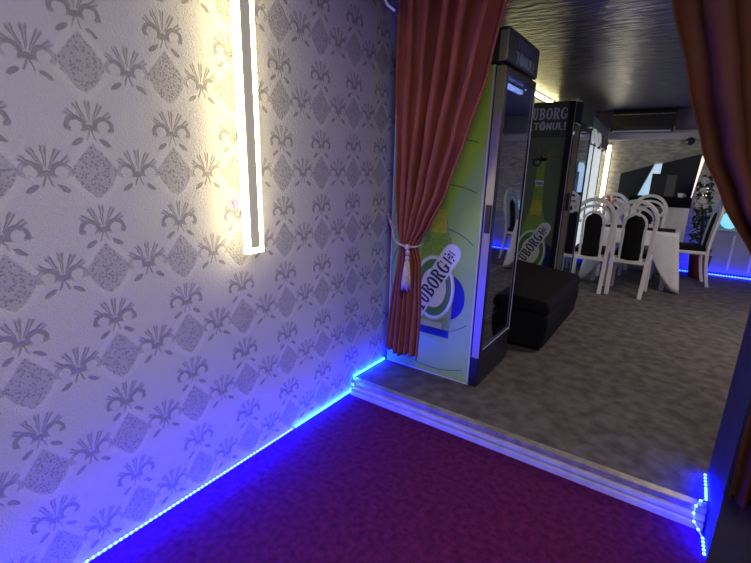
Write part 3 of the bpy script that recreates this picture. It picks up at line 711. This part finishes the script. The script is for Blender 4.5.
# ------------------------------------------------------------------ dining table with cloth
TX0, TX1, TY0, TY1, TZ = 0.74, 1.60, 5.96, 6.40, 0.775
t = thing('dining_table', 'white dining table hidden under a white cloth', 'table', ((TX0+TX1)/2, (TY0+TY1)/2, H))
MB().box(TX0, TX1, TY0, TY1, TZ-0.03, TZ).build('tabletop', M['chair_white'], t)
for fx in (TX0+0.06, TX1-0.06):
    for fy in (TY0+0.06, TY1-0.06): MB().box(fx-0.025, fx+0.025, fy-0.025, fy+0.025, H, TZ-0.03).build('leg', M['chair_white'], t)
def tablecloth():
    per = []; n = 26
    x0, x1, y0, y1 = TX0-0.006, TX1+0.006, TY0-0.006, TY1+0.006
    for i in range(n): per.append((x0+(x1-x0)*i/n, y0, 0, -1))
    for i in range(n): per.append((x1, y0+(y1-y0)*i/n, 1, 0))
    for i in range(n): per.append((x1-(x1-x0)*i/n, y1, 0, 1))
    for i in range(n): per.append((x0, y1-(y1-y0)*i/n, -1, 0))
    rows = 12; vs_ = []; fs = []; m = len(per)
    corners = [(x0, y0), (x1, y0), (x1, y1), (x0, y1)]
    for j in range(rows+1):
        k = j/rows
        for i, (x, y, nx, ny) in enumerate(per):
            dc = min(math.hypot(x-a, y-b) for a, b in corners)
            c_ = max(0, 1-dc/0.26); drop = min(TZ-H-0.008, 0.165+0.54*c_**0.8)
            if c_ > 0:
                a, b = min(corners, key=lambda q: math.hypot(x-q[0], y-q[1])); dx = (1 if a > 1 else -1); dy = (1 if b > 6.1 else -1)
            else: dx = dy = 0
            out = 0.025*k*math.sin(i*0.9)*(1-c_) + 0.025*k
            flare = 0.085*c_*c_*k*(1 if dy < 0 else 0.2)
            vs_.append((x+nx*out+dx*flare, y+ny*out+dy*flare*0.6, TZ+0.004-drop*k))
    for j in range(rows):
        for i in range(m):
            fs.append((j*m+i, j*m+(i+1) % m, (j+1)*m+(i+1) % m, (j+1)*m+i))
    fs.append(tuple(range(m))[::-1])
    o = MB().add(vs_, fs).build('tablecloth', M['cloth_white'], None)
    for p in o.data.polygons: p.use_smooth = len(p.vertices) == 4
    md = o.modifiers.new('solidify', 'SOLIDIFY'); md.thickness = 0.003; md.offset = 1
    return tag(o, 'white cloth draped over the dining table with a long front corner', 'tablecloth')
tablecloth()
o = MB().box(TX0+0.04, TX1-0.03, TY0+0.05, TY1-0.02, TZ+0.008, TZ+0.011).build('table_runner', M['black_fabric']); tag(o, 'black runner lying across the white dining tablecloth', 'table runner')
t = thing('flower_vase', 'slim vase of orange red flowers on the dining table', 'flowers', (0.83, 6.2, TZ+0.012))
MB().lathe([(0.035, 0), (0.045, 0.06), (0.03, 0.14), (0.038, 0.17)], (0.83, 6.2, TZ+0.012), 16).build('vase', M['white_metal'], t, smooth=True)
st = MB(); fl = MB(); rr = random.Random(2)
for i in range(12):
    a = rr.uniform(0, 2*PI); r_ = rr.uniform(0.01, 0.06); z = TZ+rr.uniform(0.2, 0.42)
    st.tube([(0.83, 6.2, TZ+0.15), (0.83+r_*math.cos(a), 6.2+r_*math.sin(a), z)], 0.003, 5)
    fl.ball((0.83+r_*math.cos(a), 6.2+r_*math.sin(a), z), 0.022, 8, 6, (1, 1, 0.8))
st.build('stem', M['leaf'], t); fl.build('blossoms', M['orange_petal'], t, smooth=True)

# ------------------------------------------------------------------ counter with drapes and things on it
t = thing('buffet_counter', 'tall counter with black top cloth and white skirt near far wall', 'counter', (1.32, 7.1, H))
MB().box(0.98, 1.66, 7.08, 7.38, H, 1.0).build('body', M['panel_black'], t)
MB().box(0.96, 1.68, 7.05, 7.40, 1.0, 1.125).build('top_cloth', M['black_fabric'], t, bevel=0.012)
sk = MB(); n = 60; vs_ = []; fs = []
for j, (z, k) in enumerate(((1.0, 0.2), (0.7, 0.7), (H+0.01, 1.2))):
    for i in range(n+1):
        u = i/n; vs_.append((0.965+0.71*u, 7.06-0.010*k*math.sin(u*52)-0.012*k, z))
for j in range(2):
    for i in range(n): fs.append((j*(n+1)+i, j*(n+1)+i+1, (j+1)*(n+1)+i+1, (j+1)*(n+1)+i))
o = sk.add(vs_, fs).build('skirt', M['cloth_white'], t, smooth=True); md = o.modifiers.new('solidify', 'SOLIDIFY'); md.thickness = 0.004; md.offset = 1
t = thing('loudspeaker', 'black box loudspeaker standing on the draped counter', 'speaker', (1.33, 7.2, 1.125))
MB().box(1.185, 1.475, 7.10, 7.35, 1.126, 1.43).build('cabinet', M['panel_black'], t, bevel=0.008)
MB().box(1.36, 1.465, 7.088, 7.10, 1.136, 1.42).build('grille', M['speaker_grey'], t, bevel=0.003)
t = thing('cup', 'small white cup on the counter right of the black loudspeaker', 'cup', (1.545, 7.12, 1.126))
MB().lathe([(0.022, 0), (0.030, 0.01), (0.036, 0.06), (0.033, 0.06), (0.026, 0.012)], (1.545, 7.12, 1.126), 16).build('bowl', M['white_metal'], t, smooth=True)
MB().tube([(1.58, 7.12, 1.175), (1.60, 7.12, 1.165), (1.60, 7.12, 1.148), (1.575, 7.12, 1.142)], 0.005, 6).build('handle', M['white_metal'], t, smooth=True)

# dark slanted wall panels with a backlit slit between
fnw = lambda a, b, d: (a, 7.64-d, b)
o = MB().prism([(0.765, 1.42), (1.165, 1.555), (1.00, 1.06), (0.765, 1.06)], fnw, 0.0, 0.13).build('wall_panel', M['panel_black'], bevel=0.004); tag(o, 'black slanted wall panel left of the pale blue glowing wedge', 'wall panel')
o = MB().prism([(1.262, 1.572), (1.70, 1.705), (1.665, 1.06), (1.25, 1.06)], fnw, 0.0, 0.13).build('wall_panel', M['panel_black'], bevel=0.004); tag(o, 'black slanted wall panel right of the pale blue glowing wedge', 'wall panel')
o = MB().prism([(1.17, 1.555), (1.258, 1.57), (1.248, 1.06), (1.005, 1.06)], fnw, 0.0, 0.05).build('light_panel', M['lit_blue']); tag(o, 'pale blue glowing wedge between the black slanted wall panels', 'light panel')

# air conditioner
t = thing('air_conditioner', 'black wall air conditioner high on the far wall under the ceiling', 'air conditioner', (0.93, 7.5, 2.02))
MB().prism([(7.645, 2.03), (7.645, 2.285), (7.44, 2.285), (7.405, 2.24), (7.405, 2.06), (7.42, 1.995), (7.50, 1.990), (7.505, 2.03)], lambda a, b, d: (d, a, b), 0.545, 1.325).build('casing', M['ac_black'], t, bevel=0.008)
MB().box(0.56, 1.31, 7.398, 7.405, 2.06, 2.215).build('front_panel', M['ac_black'], t, bevel=0.002)
MB().box(0.555, 1.315, 7.402, 7.412, 2.222, 2.232).build('trim_strip', M['nosing'], t)
MB().box(0.58, 1.29, 7.404, 7.422, 1.994, 2.014, ).build('louvre', M['white_metal'], t)
for x in (0.540, 1.322): MB().box(x, x+0.008, 7.40, 7.46, 1.985, 2.06).build('end_cap', M['white_metal'], t)
# security camera
t = thing('security_camera', 'small black dome camera on the cornice by the right curtain', 'camera', (1.535, 7.50, 1.90))
MB().lathe([(0.05, 0), (0.055, -0.02), (0.05, -0.03)], (1.535, 7.49, 1.895), 18).build('base', M['black_plastic'], t, smooth=True)
MB().ball((1.535, 7.49, 1.865), 0.052, 16, 10).build('dome', M['black_plastic'], t, smooth=True)
MB().ball((1.50, 7.448, 1.85), 0.014, 10, 8).build('lens', M['white_metal'], t, smooth=True)

# ------------------------------------------------------------------ decorated plant
t = thing('potted_tree', 'slim green potted tree with white pompon flowers beside the counter', 'plant', (1.90, 7.15, H))
MB().lathe([(0.08, 0), (0.10, 0.02), (0.12, 0.27), (0.125, 0.30), (0.11, 0.30), (0.10, 0.27)], (1.90, 7.15, H), 20).build('pot', M['terracotta'], t, smooth=True)
MB().tube([(1.90, 7.15, H+0.26), (1.84, 7.14, 0.8), (1.785, 7.11, 1.35)], [0.018, 0.014, 0.006], 8).build('trunk', M['bark'], t, smooth=True)
lf = MB(); rr = random.Random(9)
for i in range(420):
    z = rr.uniform(0.45, 1.42); rad = 0.115*(1.1-0.45*(z-0.45)/0.97)*math.sqrt(rr.random()); a = rr.uniform(0, 2*PI)
    c_ = Vector((1.88-0.10*(z-0.4)+rad*math.cos(a), 7.12+rad*math.sin(a), z)); E_ = Euler((rr.uniform(-1, 1), rr.uniform(-1, 1), rr.uniform(0, 6.28))).to_matrix()
    l = rr.uniform(0.03, 0.055); wd = l*0.38
    pts = [Vector((-l, 0, 0)), Vector((0, -wd, 0.006)), Vector((l, 0, -0.004)), Vector((0, wd, 0.006))]
    lf.add([c_+E_ @ p for p in pts], [(0, 1, 2, 3)])
lf.build('foliage', M['leaf'], t)
for (px, py, pz, r_) in ((1.77, 7.02, 1.12, 0.05), (1.80, 7.0, 1.10, 0.045), (1.77, 7.02, 1.36, 0.05), (1.775, 7.01, 1.235, 0.045), (1.755, 7.03, 1.05, 0.04), (1.83, 7.02, 1.04, 0.035)):
    f_ = MB()
    for i in range(26):
        a = rr.uniform(0, 2*PI); b_ = math.acos(rr.uniform(-1, 1)); d_ = Vector((math.sin(b_)*math.cos(a), math.sin(b_)*math.sin(a), math.cos(b_)))
        f_.ball(Vector((px, py, pz))+d_*r_*0.6, r_*0.42, 6, 4)
    f_.build('flower', M['petal'], t, smooth=True)

# ------------------------------------------------------------------ silver plinth with cyan globe
t = thing('display_plinth', 'glossy silver plinth before far wall at right by the curtain', 'plinth', (2.5, 7.54, H))
MB().box(1.99, 3.1, 7.475, 7.625, H+0.04, 0.70).build('body', M['silver'], t, bevel=0.01)
MB().box(1.97, 3.12, 7.455, 7.635, 0.70, 0.725).build('top', M['silver'], t, bevel=0.006)
MB().box(2.02, 3.07, 7.50, 7.61, H, H+0.04).build('base', M['panel_black'], t)
for i in range(4): MB().box(2.22+0.22*i, 2.245+0.22*i, 7.463, 7.475, H+0.08, 0.66).build('ridge', M['white_metal'], t, bevel=0.003)  # white strips drawn for upright reflections on the glossy front
t = thing('globe_lamp', 'round cyan glowing globe lamp on the silver plinth', 'lamp', (2.15, 7.53, 0.725))
MB().lathe([(0.05, 0), (0.055, 0.012), (0.03, 0.02)], (2.15, 7.53, 0.7255), 18).build('foot', M['white_metal'], t, smooth=True)
MB().ball((2.15, 7.53, 0.845), 0.108, 20, 14).build('globe', M['cyan_globe'], t, smooth=True)
